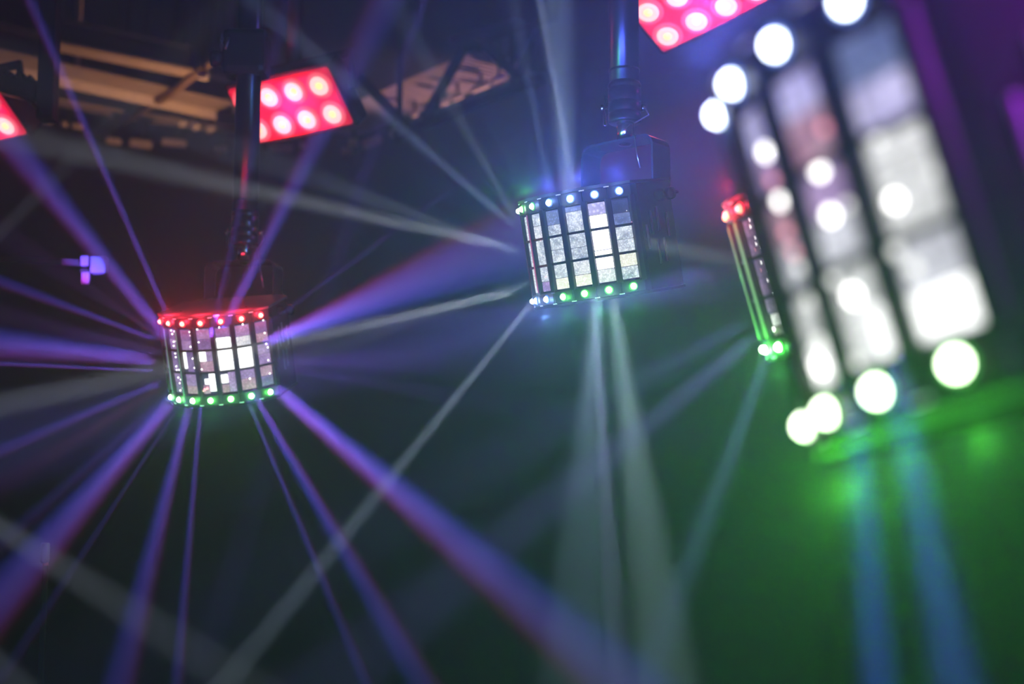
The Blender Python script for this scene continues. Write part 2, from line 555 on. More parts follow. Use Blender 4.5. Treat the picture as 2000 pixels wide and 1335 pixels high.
def girder(pa, pb, wid, dep, label, m='steel', lip=0., group='warm lit roof girders'):
    a, b = on_z(*pa, ZR), on_z(*pb, ZR)
    mid = (a + b) / 2; d = b - a; L = d.length
    q = d.to_track_quat('Y', 'Z').to_matrix().to_4x4(); q.translation = mid
    t = thing('roof_girder', label, 'girder', q, group)
    put('bottom_flange', box_me('bottom_flange', (0, 0, 0), (wid, L, .014), m), t)
    dep *= .6
    put('web', box_me('web', (0, 0, dep / 2), (.012, L - .002, dep - .014), 'darksteel'), t)  # dark colour on web and top flange stands in for shaded gaps
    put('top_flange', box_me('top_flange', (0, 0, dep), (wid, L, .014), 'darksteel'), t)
    if lip:
        put('lip', box_me('lip', (wid / 2 if q.to_3x3().col[0].y > 0 else -wid / 2, 0, -lip / 2), (.012, L, lip), 'pale'), t)
    # hangers up to the ceiling
    for s in (-.4, .4):
        put('hanger_rod', box_me('hanger_rod', (0, s * L, dep + (ZC - ZR - dep) / 2), (.03, .03, ZC - ZR - dep), 'darksteel'), t)
    return t


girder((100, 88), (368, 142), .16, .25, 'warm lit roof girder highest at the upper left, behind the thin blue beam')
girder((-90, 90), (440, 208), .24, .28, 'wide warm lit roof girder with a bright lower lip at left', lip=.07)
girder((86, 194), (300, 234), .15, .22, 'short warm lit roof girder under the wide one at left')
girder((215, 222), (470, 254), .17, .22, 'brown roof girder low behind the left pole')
t = thing('roof_brace', 'brown diagonal roof brace crossing the girders left of the left pole', 'brace')
put('tube', tube_me('tube', [on_z(190, 262, ZR - .05), on_z(330, 185, ZR - .02), on_z(412, 118, ZR + .02)], .032, 'brown', 8), t)
put('end_plate', box_me('end_plate', on_z(190, 262, ZR - .02), (.16, .12, .02), 'brown'), t)
put('hanger_rod', bar_me('hanger_rod', on_z(412, 118, ZR + .02), on_z(412, 118, ZR + .02) + Vector((0, 0, ZC - ZR - .02)), .03, .03, 'darksteel'), t)
# thin vertical hanger with cross bar upper left
t = thing('roof_hanger', 'thin dark vertical roof hanger in front of the upper left girder', 'hanger')
a = on_z(150, 135, ZR + .02)
put('rod', bar_me('rod', a, (a.x, a.y, ZC), .03, .03, 'steel'), t)

# corrugated deck on the right, seen from below, made of rib-edged panels
def deck_panel_me(w, dpt):
    bm = bmesh.new(); n = 4; prof = []
    for i in range(n):
        x = w * i / n; s = w / n
        prof += [(x, 0), (x + s * .42, 0), (x + s * .52, .055), (x + s * .90, .055)]
    prof.append((w, 0))
    th = .006
    for (x0, z0), (x1, z1) in zip(prof, prof[1:]):
        vs_ = [bm.verts.new(v) for v in ((x0, 0, z0), (x1, 0, z1), (x1, dpt, z1), (x0, dpt, z0), (x0, 0, z0 + th), (x1, 0, z1 + th), (x1, dpt, z1 + th), (x0, dpt, z0 + th))]
        for f in ((0, 1, 2, 3), (7, 6, 5, 4), (0, 4, 5, 1), (1, 5, 6, 2), (2, 6, 7, 3), (3, 7, 4, 0)):
            bm.faces.new([vs_[i] for i in f])
    return me_from(bm, 'deck_panel', 'deck')


A = on_z(1030, 138, ZR); Bp = on_z(690, 268, ZR)
dx = (Bp - A); LN = dx.length; dx.normalize()
C_ = on_z(1030, 45, ZR)
perp = Vector((0, 0, 1)).cross(dx); perp = perp if perp.y < 0 else -perp
dep = 1.0
zx = dx.cross(perp)
fr = Matrix((dx, perp, Vector((0, 0, 1)))).transposed().to_4x4(); fr.translation = A
dk = thing('roof_deck', 'ribbed metal roof deck lit warm from below at the upper middle', 'roof deck', fr)
NP = 9; pw = LN / NP
pm = deck_panel_me(pw - .012, dep)
for i in range(NP):
    put('deck_panel', pm, dk, Matrix.Translation((i * pw, 0, 0)))
put('edge_angle', box_me('edge_angle', (LN / 2, -.02, .03), (LN, .03, .07), 'darksteel'), dk)
for i in (1, 4, 8):
    put('hanger_rod', box_me('hanger_rod', (i * pw, dep / 2, (ZC - ZR) / 2 + .03), (.03, .03, ZC - ZR - .06), 'darksteel'), dk)
# dark soffit hiding the deck's near side
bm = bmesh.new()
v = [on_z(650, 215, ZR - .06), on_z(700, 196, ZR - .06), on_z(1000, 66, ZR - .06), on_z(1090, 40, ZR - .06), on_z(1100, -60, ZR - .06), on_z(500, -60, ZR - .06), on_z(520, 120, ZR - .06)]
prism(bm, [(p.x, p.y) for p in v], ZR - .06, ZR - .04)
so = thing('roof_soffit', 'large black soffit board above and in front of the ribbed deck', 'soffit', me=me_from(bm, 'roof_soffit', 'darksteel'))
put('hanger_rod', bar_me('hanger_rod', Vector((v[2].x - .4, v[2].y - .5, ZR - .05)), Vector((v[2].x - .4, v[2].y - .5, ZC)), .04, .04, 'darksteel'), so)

# dark lattice girder in front of the deck
zt = ZR - .35
def P(px, py, z=zt): return on_z(px, py, z)
lt = thing('lattice_girder', 'dark lattice girder with slanting webs in front of the ribbed deck', 'girder')
Yl = 8.4
def Q(px, py): return at(px, py, 8.2)
for a_, b_ in (((700, 150), (800, 252)), ((830, 232), (905, 95)), ((930, 70), (1012, 152)), ((1012, 152), (1050, 60))):
    put('web_bar', bar_me('web_bar', Q(*a_), Q(*b_), .05, .05, 'darksteel'), lt)
put('bottom_chord', bar_me('bottom_chord', Q(770, 268), Q(1060, 152), .06, .05, 'darksteel'), lt)
put('top_chord', bar_me('top_chord', Q(880, 82), Q(1080, 20), .06, .05, 'darksteel'), lt)
for px in (780, 1000):
    q0 = Q(px, 268 - (px - 770) * .4)
    put('hanger_rod', bar_me('hanger_rod', q0, Vector((q0.x, q0.y, ZC)), .03, .03, 'darksteel'), lt)

# small pale brackets under the roof, each its own
def bracket(px, py, w, h, rot, label, m='pale', lit=.02):
    p = on_z(px, py, ZR - .1)
    sx = w / FPX * p.y; sz = h / FPX * p.y
    mw = Matrix.Translation(p) @ Matrix.Rotation(R_(rot), 4, 'Y')
    t = thing('purlin_bracket', label, 'bracket', mw, 'small lit brackets under the roof')
    bm = bmesh.new(); bbox(bm, (0, 0, 0), (sx, .06, sz), bev=min(sx, sz) * .3)
    put('plate', me_from(bm, 'plate', m), t)
    put('hanger_rod', box_me('hanger_rod', (0, .03, 0), (.012, .012, .012), 'darksteel'), t)
    r = put('rod', bar_me('rod', Vector((0, .04, 0)), Matrix.Rotation(R_(-rot), 3, 'Y') @ Vector((0, 0, ZC - p.z)) + Vector((0, .04, 0)), .02, .02, 'darksteel'), t)
    return t


BR = [(90, 236, 22, 11, 8, 'pale oval bracket at far left, beside the dark flood bracket'),
      (126, 243, 11, 10, 8, 'tiny round bracket between two pale brackets at far left'),
      (151, 247, 20, 11, 8, 'third small pale bracket from the left edge'),
      (222, 276, 30, 14, 8, 'dull red bracket left of the thin violet beam, low row'),
      (275, 281, 46, 18, 8, 'wide dull red bracket in the low row at left'),
      (340, 279, 50, 15, 5, 'reddish bracket with a brown upper edge, right end of the low row'),
      (357, 242, 16, 9, -20, 'orange bracket under the brown girder, left one'),
      (384, 248, 17, 11, -20, 'orange bracket under the brown girder, middle one'),
      (412, 252, 20, 12, -20, 'brightest orange bracket beside the left pole'),
      (432, 292, 28, 14, -10, 'tan bracket just left of the left pole, below the flood'),
      (548, 288, 50, 20, 5, 'wide tan bracket directly under the red flood'),
      (592, 284, 12, 10, 5, 'small tan bracket right of the wide one under the flood'),
      (677, 295, 22, 14, -10, 'dim tan bracket lowest under the flood right end'),
      (690, 278, 20, 16, 5, 'pale yellow round bracket under the flood right end'),
      (727, 277, 42, 18, -20, 'brightest pale yellow long bracket right of the flood'),
      (772, 260, 22, 12, -15, 'dim pinkish bracket under the lattice girder left end'),
      (809, 222, 16, 12, -22, 'small pink bracket on the deck edge, left end'),
      (858, 233, 26, 13, -22, 'pinkish bracket in the outer row, left end'),
      (882, 226, 14, 10, -22, 'small bracket in the outer row, second'),
      (905, 215, 32, 13, -22, 'bracket in the outer row, third'),
      (957, 193, 40, 13, -22, 'long pale bracket at the right end of the outer row'),
      (868, 200, 20, 10, -22, 'bright spot bracket on the deck edge by the slanting web'),
      (893, 189, 24, 11, -22, 'bright bracket on the deck edge, centre'),
      (938, 170, 40, 11, -22, 'long bright bracket on the deck edge, right'),
      (974, 154, 34, 10, -22, 'long bright bracket at the right tip of the deck edge'),
      (396, 148, 22, 16, 10, 'bright cream bracket left of the left pole clamp')]
for b_ in BR: bracket(*b_)

# ------------------------------------------------------------------ trusses overhead
def truss(a, b, label, s=.29):
    a, b = Vector(a), Vector(b); d = b - a; L = d.length
    q = d.to_track_quat('Y', 'Z').to_matrix().to_4x4(); q.translation = a
    t = thing('box_truss', label, 'truss', q, None)
    c = tube_me('chord', [(0, 0, 0), (0, L, 0)], .025, 'alu', 10)
    for x in (-s / 2, s / 2):
        for z in (0, s): put('chord', c, t, Matrix.Translation((x, 0, z)))
    n = max(2, round(L / .4)); st = L / n
    br1 = tube_me('brace', [(0, 0, 0), (0, st, s)], .009, 'alu', 6)
    br2 = tube_me('brace', [(-s / 2, 0, 0), (s / 2, st, 0)], .009, 'alu', 6)
    for i in range(n):
        for x in (-s / 2, s / 2): put('brace', br1, t, Matrix.Translation((x, i * st, 0)))
        for z in (0, s): put('brace', br2, t, Matrix.Translation((0, i * st, z)))
    for x in (-s / 2, s / 2):        # hangers to the roof
        for y in (.38 * L, .62 * L):
            put('hanger_rod', box_me('hanger_rod', (x, y, s + (ZC - a.z - s) / 2), (.015, .015, ZC - a.z - s), 'rope'), t)
    return t


ZT = CH + 2.0


def pole_xy(F):
    return (F['M'] @ Vector((0, .08, 0))).to_2d()


# ------------------------------------------------------------------ the derby light's shared meshes
PH = .053; PZ = (.0573, 0, -.0573); PW = .0365
FY = -(RAD - .004)
post_me = box_me('frame_post', (0, -(RAD / math.cos(DTH / 2)) + .004, 0), (.0125, .016, .180), 'black', .002)
bar_m = box_me('crossbar', (0, FY - .001, 0), (PW + .002, .010, .0045), 'black')
rail_m = box_me('end_rail', (0, FY - .001, 0), (RAD * 2 * math.tan(DTH / 2), .012, .026), 'black', .0015)


def pane_mesh():
    bm = bmesh.new(); bbox(bm, (0, FY + .004, 0), (PW + .002, .004, PH + .001))
    return me_from(bm, 'lens_pane', 'g_dark')


def facet_mesh(m, z0, z1, x0=-.5, x1=.5):
    """one cut of the glass: a shallow bevelled block, proud of the pane"""
    bm = bmesh.new()
    w = PW * (x1 - x0) - .001; h = PH * (z1 - z0) - .0012
    bbox(bm, (PW * (x0 + x1) / 2, FY + .0005, PH * ((z0 + z1) / 2 - .5)), (w, .004, h), bev=.0011)
    return me_from(bm, 'lens_facet', m)


PANE = pane_mesh()
_fc = {}


def facet(m, z0, z1, x0=-.5, x1=.5):
    k = (m, z0, z1, x0, x1)
    if k not in _fc: _fc[k] = facet_mesh(m, z0, z1, x0, x1)
    return _fc[k]


def led_meshes(m):
    rot = Matrix.Rotation(R_(90), 4, 'X')      # +Z -> -Y
    return lathe_me('led', [(.0, .0100), (.0026, .0095), (.0048, .0076), (.0060, .0048), (.0062, .0)], m, 14, mw=rot)


LEDM = {c: led_meshes('led_' + c) for c in ('green', 'white', 'red', 'off')}
BEZ = {c: lathe_me('bezel', [(.0063, .0), (.0065, .0040), (.0082, .0036), (.0096, .0018), (.0098, -.001)], 'led_ring_' + c, 16, mw=Matrix.Rotation(R_(90), 4, 'X')) for c in ('green', 'white', 'red', 'off')}  # emission paints the coloured halo round each lit LED onto its bezel
SLIT = box_me('light_slit', (0, 0, 0), (.011, .002, .0022), 'slit')


def cap_me(name, m='cap'):
    bm = bmesh.new()
    pts = front_poly(RAD + .004) + [(.150, -.055), (.150, .065), (.105, .105), (-.105, .105), (-.150, .065), (-.150, -.055)]
    prism(bm, pts, 0, .006)
    return me_from(bm, name, m)


CAP = cap_me('end_cap')
CAPB = cap_me('end_cap', 'rubber')


def core_me():
    bm = bmesh.new()
    pts = front_poly(RAD - .014) + [(.120, -.060), (-.120, -.060)]
    prism(bm, pts, -.112, .112)
    return me_from(bm, 'inner_drum', 'black')


CORE = core_me()


def housing_me():
    bm = bmesh.new()
    pts = [(.1435, -.088), (.148, -.060), (.148, .062), (.103, .102), (-.103, .102), (-.148, .062), (-.148, -.060), (-.1435, -.088)]
    prism(bm, pts, -.113, .113)
    return me_from(bm, 'rear_housing', 'gloss')


HOUS = housing_me()
SLOT = box_me('vent_slot', (0, 0, 0), (.003, .0055, .052), 'grey', .0012)
rear_rot = Matrix.Rotation(R_(-90), 4, 'X')    # +Z -> +Y
REAR = lathe_me('rear_cover', [(0, .038), (.045, .036), (.068, .028), (.080, .012), (.084, 0), (.084, -.003)], 'gloss', 32, mw=rear_rot)
RING = lathe_me('fan_ring', [(.060, .034), (.066, .042), (.074, .036), (.076, .022)], 'black', 32, mw=rear_rot)
KNOB = lathe_me('knob', [(0, .022), (.012, .021), (.014, .017), (.014, .008), (.007, .006), (.007, 0)], 'gloss', 14, mw=Matrix.Rotation(R_(90), 4, 'Y'))
BOLT = lathe_me('bolt_head', [(0, -.0075), (.006, -.0078), (.013, -.006), (.0165, -.002), (.017, 0)], 'chrome', 20)
SCREW = lathe_me('screw', [(0, .002), (.003, .0015), (.0036, 0)], 'chrome', 8)


def yoke_me():
    """flat strip bent into an inverted U with rounded shoulders"""
    W, zt_, zb, r, th = .100, .245, .119, .028, .005
    path = [(-W, zb)]
    for i in range(9):
        a = PI - i * PI / 16
        path.append((-W + r + r * math.cos(a), zt_ - r + r * math.sin(a)))
    for i in range(9):
        a = PI / 2 - i * PI / 16
        path.append((W - r + r * math.cos(a), zt_ - r + r * math.sin(a)))
    path.append((W, zb))
    y0, y1 = .046, .112
    bm = bmesh.new(); rows = []
    for i, (x, z) in enumerate(path):
        a = Vector(path[max(i - 1, 0)]); b = Vector(path[min(i + 1, len(path) - 1)])
        t = (b - a).normalized(); n = Vector((t.y, -t.x)) * th
        rows.append([bm.verts.new(p) for p in ((x, y0, z), (x, y1, z), (x + n.x, y1, z + n.y), (x + n.x, y0, z + n.y))])
    for A_, B_ in zip(rows, rows[1:]):
        for k in range(4): bm.faces.new((A_[k], A_[(k + 1) % 4], B_[(k + 1) % 4], B_[k]))
    bm.faces.new(rows[0]); bm.faces.new(rows[-1])
    bmesh.ops.recalc_face_normals(bm, faces=bm.faces)
    return me_from(bm, 'yoke', 'gloss')


YOKE = yoke_me()
FOOT = box_me('yoke_foot', (0, .079, .1185), (.034, .066, .005), 'gloss', .001)

# brightness of the panes: per column k, rows top / middle / bottom; each a list of facets (material, z0, z1[, x0, x1])
def two(a, b, s=.5): return [(b, 0, s), (a, s, 1)]


def one(a): return [(a, 0, 1)]


PATTERN = {
    'left': {
        0: [one('g_vdim'), one('g_vdim'), one('g_vdim')],
        1: [two('g_vdim', 'g_vio'), one('g_vdim'), two('g_vio', 'g_vdim')],
        2: [two('g_vdim', 'g_vio', .45), [('g_vdim', 0, 1, -.2, .5), ('g_white', .15, 1, -.5, -.25)], two('g_vio', 'g_pink', .4)],
        3: [two('g_vio', 'g_vdim', .5), [('g_white', .5, 1, -.5, .0), ('g_vio', .5, 1, 0, .5), ('g_pink', 0, .5)], [('g_white', .1, 1, .0, .5), ('g_white', .45, .75, -.35, 0), ('g_pink', 0, .45, -.5, 0)]],
        4: [two('g_vdim', 'g_white', .52), two('g_white', 'g_white', .45), [('g_vio', 0, 1, .0, .5), ('g_white', .45, .9, -.5, 0), ('g_pink', 0, .4, -.5, 0)]],
        5: [two('g_vio', 'g_pale', .45), two('g_white', 'g_white', .45), two('g_vio', 'g_pink', .55)],
        6: [two('g_vdim', 'g_pink', .45), two('g_vio', 'g_vio'), two('g_pink', 'g_vdim', .5)]},
    'mid': {
        0: [one('g_grey'), one('g_grey'), one('g_grey')],
        1: [one('g_pale'), one('g_grey'), one('g_pale')],
        2: [two('g_grey', 'g_pale', .5), one('g_grey'), two('g_grey', 'g_vio', .4)],
        3: [two('g_dim', 'g_grey', .42), two('g_grey', 'g_grey'), two('g_grey', 'g_warm', .45)],
        4: [two('g_dim', 'g_grey', .8), two('g_grey', 'g_grey', .45), two('g_pale', 'g_warm', .45)],
        5: [two('g_lilac', 'g_white', .52), two('g_white', 'g_white', .2), two('g_white', 'g_pale', .52)],
        6: [two('g_dark', 'g_dim', .45), two('g_grey', 'g_grey'), two('g_warm', 'g_grey', .5)]},
    'small': {
        0: [one('g_vdim')] * 3, 1: [one('g_vdim')] * 3,
        2: [one('g_vio'), one('g_vio'), one('g_vio')],
        3: [two('g_vio', 'g_vio'), two('g_vio', 'g_vio', .5), [('g_vio', .6, 1), ('g_white', .25, .58, -.4, .25), ('g_pink', 0, .25)]],
        4: [two('g_vio', 'g_vdim'), one('g_vio'), two('g_vio', 'g_pink')],
        5: [two('g_vio', 'g_vdim'), one('g_vio'), two('g_vio', 'g_pink')],
        6: [two('g_vio', 'g_vdim'), one('g_vio'), two('g_vio', 'g_pink')]},
    'near': {
        0: [one('g_grey')] * 3, 1: [one('g_grey')] * 3, 2: [one('g_grey')] * 3,
        3: [one('g_dim'), one('g_mist'), one('g_mist')],
        4: [two('g_lilac', 'g_vio', .5), two('g_pink', 'g_mist', .5), two('g_cream', 'g_white', .45)],
        5: [two('g_lilac', 'g_pink', .55), two('g_vio', 'g_mist', .5), [('g_cream', .55, 1), ('g_cream', 0, .55, -.5, 0), ('g_white', 0, .55, .05, .5)]],
        6: [two('g_dim', 'g_lilac', .5), two('g_cream', 'g_cream', .8), two('g_mist', 'g_white', .5)]},
}
LEDC = {
    'left': (['red'] * 7, ['green'] * 7),
    'mid': (['green', 'green', 'green', 'white', 'white', 'white', 'white'][0:1] + ['green', 'green', 'white', 'white', 'white', 'white'], ['white', 'white', 'white', 'green', 'green', 'green', 'green']),
    'small': (['red'] * 7, ['green'] * 7),
    'near': (['white'] * 7, ['green'] * 7),
}
LABEL = {
    'left': 'half-round derby light with red LEDs on top and violet beams, hanging at left',
    'mid': 'sharp half-round derby light with white beams hanging in the centre',
    'near': 'huge blurred derby light filling the upper right with white panes',
    'small': 'narrow derby light seen edge-on, half hidden behind the huge blurred one',
}


def glint_me(r, m):
    bm = bmesh.new(); bmesh.ops.create_icosphere(bm, subdivisions=1, radius=r)
    bmesh.ops.scale(bm, verts=bm.verts, vec=(1, .5, 1))
    return me_from(bm, 'led_dot', m, True)


_ch = {}


def chip(r, m):
    if (r, m) not in _ch: _ch[(r, m)] = glint_me(r, m)
    return _ch[(r, m)]


def glint_at(root, fx, px, py, r, m):
    """small lit LED chip behind the glass, standing where the eye finds it on the barrel"""
    W = FIX[fx]['W']; o = W.inverted() @ Vector((0, 0, CH)); d = (W.inverted().to_3x3() @ ray(px, py)).normalized()
    rr = RAD - .001
    a = d.x ** 2 + d.y ** 2; b = o.x * d.x + o.y * d.y; c = o.x ** 2 + o.y ** 2 - rr ** 2
    dsc = b * b - a * c
    if dsc < 0: return
    p = o + d * ((-b - math.sqrt(dsc)) / a)
    th = math.atan2(p.x, -p.y)
    mw = FIX[fx]['B'] @ Matrix.Translation(p) @ Matrix.Rotation(th, 4, 'Z')
    put('led_dot', chip(r, m), root, mw)


EDGE = {'small': ((2, 'edge_green'), (3, 'edge_green')), 'left': ((1, 'edge_dim'), (2, 'edge_dim')), 'mid': ((2, 'edge_pink'),)}  # emissive strips stand in for coloured light caught on the frame posts
EDGE_ME = {m: box_me('edge_glow_strip', (0, -(RAD / math.cos(DTH / 2)) - .0045, 0), (w, .0018, .168), m, .0005)
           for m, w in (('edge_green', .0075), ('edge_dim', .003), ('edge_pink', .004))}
ROOT = {}
for fx in ('mid', 'near', 'left', 'small'):
    F = FIX[fx]; B = F['B']
    root = thing('derby_light', LABEL[fx], 'stage light', F['M'], 'derby lights hung from the truss')
    ROOT[fx] = root
    put('inner_drum', CORE, root, B)
    put('rear_housing', HOUS, root, B)
    put('end_cap', CAP, root, B @ Matrix.Translation((0, 0, .1135)))
    put('end_cap', CAPB, root, B @ Matrix.Translation((0, 0, -.1195)))
    for i in range(8):
        put('frame_post', post_me, root, B @ Matrix.Rotation((i - 3.5) * DTH, 4, 'Z'))
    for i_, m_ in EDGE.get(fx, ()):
        put('edge_glow_strip', EDGE_ME[m_], root, B @ Matrix.Rotation((i_ - 3.5) * DTH, 4, 'Z'), 'painted glow along the lens glass edge')
    for k in range(7):
        Rk = B @ Matrix.Rotation((k - 3) * DTH, 4, 'Z')
        for z in (.0287, -.0287):
            put('crossbar', bar_m, root, Rk @ Matrix.Translation((0, 0, z)))
        for z in (.1, -.1):
            put('end_rail', rail_m, root, Rk @ Matrix.Translation((0, 0, z)))
        for r_, z in enumerate(PZ):
            pn = put('lens_pane', PANE, root, Rk @ Matrix.Translation((0, 0, z)))
            for fc in PATTERN[fx][k][r_]:
                put('lens_facet', facet(*fc), pn)
        for row, z in ((0, .1), (1, -.1)):
            c = LEDC[fx][row][k]
            if fx == 'near' and k < 3: c = 'off'
            ld = put('led', LEDM[c], root, Rk @ Matrix.Translation((0, -RAD - .001, z)), 'unlit LED' if c == 'off' else c + ' glowing LED')
            put('bezel', BEZ[c], ld)
        if k < 6:
            Rh = B @ Matrix.Rotation((k - 2.5) * DTH, 4, 'Z')
            for z in (.1125, -.1125):
                put('light_slit', SLIT, root, Rh @ Matrix.Translation((0, -RAD - .0035, z)), 'thin glowing slit')
    for s in (1, -1):
        for (y, z) in ((-.025, .028), (0, .034), (-.045, -.012 + .01), (-.012, -.036), (.014, -.033), (.035, .02)):
            put('vent_slot', SLOT, root, B @ Matrix.Translation((s * .149, y, z)))
        kb = put('knob', KNOB, root, B @ Matrix.Translation((s * .148, .062 - .02, .085)) @ (Matrix.Rotation(PI, 4, 'Z') if s < 0 else Matrix()))
        put('yoke_foot', FOOT, root, Matrix.Translation((s * .105, 0, .0)) if s else None)
    put('rear_cover', REAR, root, B @ Matrix.Translation((0, .102, 0)))
    put('fan_ring', RING, root, B @ Matrix.Translation((0, .102, 0)))
    put('yoke', YOKE, root)
    put('bolt_head', BOLT, root, Matrix.Translation((0, .080, .244)), 'polished bolt head under the yoke')
    for x in (-.09, .09):
        for y in (-.08, .05):
            put('screw', SCREW, root, B @ Matrix.Translation((x, y, .1195)))

for (px, py, r, m) in [(1495, 297, .0046, 'led_core'), (1600, 333, .0046, 'led_core'), (1523, 392, .0044, 'led_core'),
                       (1622, 420, .0044, 'led_core'), (1712, 268, .0038, 'led_soft'), (1747, 392, .0042, 'led_core'),
                       (1785, 525, .0040, 'led_soft'), (1748, 490, .0042, 'led_soft'), (1508, 352, .0036, 'led_pink'),
                       (1535, 452, .0036, 'led_pink'), (1550, 492, .0036, 'led_pink'), (1560, 522, .0036, 'led_soft'), (1655, 400, .0030, 'led_soft'),
                       (1665, 577, .0050, 'led_core'), (1675, 708, .0036, 'led_soft'), (1582, 590, .0040, 'led_soft'),
                       (1610, 250, .0034, 'led_pink'), (1627, 545, .0036, 'led_soft'),
                       (1600, 670, .0050, 'led_soft'), (1600, 715, .0055, 'led_core'), (1500, 475, .0030, 'led_soft')]:
    glint_at(ROOT['near'], 'near', px, py, r, m)
for (px, py, r, m) in [(1461, 430, .0022, 'led_core'), (1463, 443, .0024, 'led_core'), (1471, 441, .0022, 'led_core'), (1472, 465, .0022, 'led_core'),
                       (1474, 477, .0022, 'led_core'), (1483, 485, .0024, 'led_core'), (1473, 488, .0018, 'led_pink'), (1484, 513, .0022, 'led_core'),
                       (1484, 528, .0018, 'led_pink'), (1496, 530, .0022, 'led_core'), (1496, 548, .0022, 'led_core'), (1507, 574, .0022, 'led_core'),
                       (1444, 465, .0024, 'led_core'), (1450, 488, .0024, 'led_core'), (1476, 572, .0018, 'led_soft'), (1488, 614, .0018, 'led_soft'),
                       (1510, 643, .0030, 'led_core'), (1502, 646, .0024, 'led_pink'), (1500, 655, .0018, 'led_soft'), (1518, 600, .0018, 'led_soft')]:
    glint_at(ROOT['small'], 'small', px, py, r, m)
for (px, py) in [(334, 645), (340, 647), (336, 652), (339, 667), (343, 666), (339, 675), (342, 690), (343, 697), (344, 715), (345, 722), (350, 722), (348, 737),
                 (353, 741), (351, 748), (356, 758), (352, 762), (385, 643), (388, 668), (394, 721), (428, 639), (474, 633), (514, 625),
                 (517, 650), (520, 671), (523, 678), (524, 703), (527, 729), (488, 739), (370, 648), (372, 655), (372, 677), (376, 700), (380, 718)]:
    glint_at(ROOT['left'], 'left', px, py, .0019, 'led_core')
for (px, py) in [(396, 763), (400, 760), (405, 758)]:
    glint_at(ROOT['left'], 'left', px, py, .0040, 'led_pink')
for (px, py, r, m) in [(1083, 558, .0030, 'led_core'), (1052, 430, .0012, 'led_soft'), (1056, 470, .0012, 'led_pink'), (1062, 500, .0012, 'led_soft'),
                       (1066, 540, .0014, 'led_pink'), (1234, 433, .0012, 'led_pink'), (1224, 411, .0012, 'led_soft'), (1235, 470, .0012, 'led_soft')]:
    glint_at(ROOT['mid'], 'mid', px, py, r, m)

# parent the lamps to the light they belong to
for o, fx in LIGHTS:
    if fx and fx in ROOT:
        mw = o.matrix_world.copy() if o.type == 'LIGHT' and o.data.type == 'SPOT' else Matrix.Translation(o.location)
        o.parent = ROOT[fx]
        o.matrix_parent_inverse = FIX[fx]['M'].inverted()

# ------------------------------------------------------------------ poles
PLABEL = {
    'left': 'glossy black drop pole with a clamp, holding the left light',
    'mid': 'black drop pole with a pin and steel clip above the centre light',
    'near': 'black drop pole above the huge blurred light, out of frame',
    'small': 'black drop pole of the edge-on light, behind the blurred one',
}
SPIG = lathe_me('spigot', [(0, .0003), (.0185, .0003), (.0185, .04), (.0165, .044), (.0165, .06)], 'chrome', 28)
SLV = lathe_me('sleeve', [(.017, 0), (.036, 0), (.0375, .002), (.0375, .020), (.036, .022), (.036, .024), (.0375, .026), (.0375, .044), (.036, .046), (.036, .048), (.0375, .050),
                          (.0375, .076), (.036, .078), (.036, .080), (.038, .083), (.038, .088), (.0355, .092), (.0345, .094)], 'tube', 36)
PIN = tube_me('locking_pin', [(-.052, 0, 0), (.048, 0, 0)], .0048, 'chrome', 10)
PHEAD = tube_me('pin_head', [(.036, 0, 0), (.049, 0, 0)], .0085, 'chrome', 14)
PTIP = tube_me('pin_tip', [(-.054, 0, 0), (-.048, 0, 0)], .0065, 'chrome', 12)


def clip_me():
    pts = []
    for i in range(13):
        a = PI * i / 12
        pts.append((-.045 + .0035 * math.cos(a + PI), -.006, -.040 - .004 * math.sin(a)))
    left = [(-.044, -.006, .026), (-.0475, -.006, .010), (-.0485, -.006, -.010)] + pts + [(-.0430, -.006, -.018), (-.0465, -.006, -.004), (-.0445, -.006, .008), (-.0415, -.006, .020)]
    return tube_me('retaining_clip', left, .0011, 'chrome', 6)


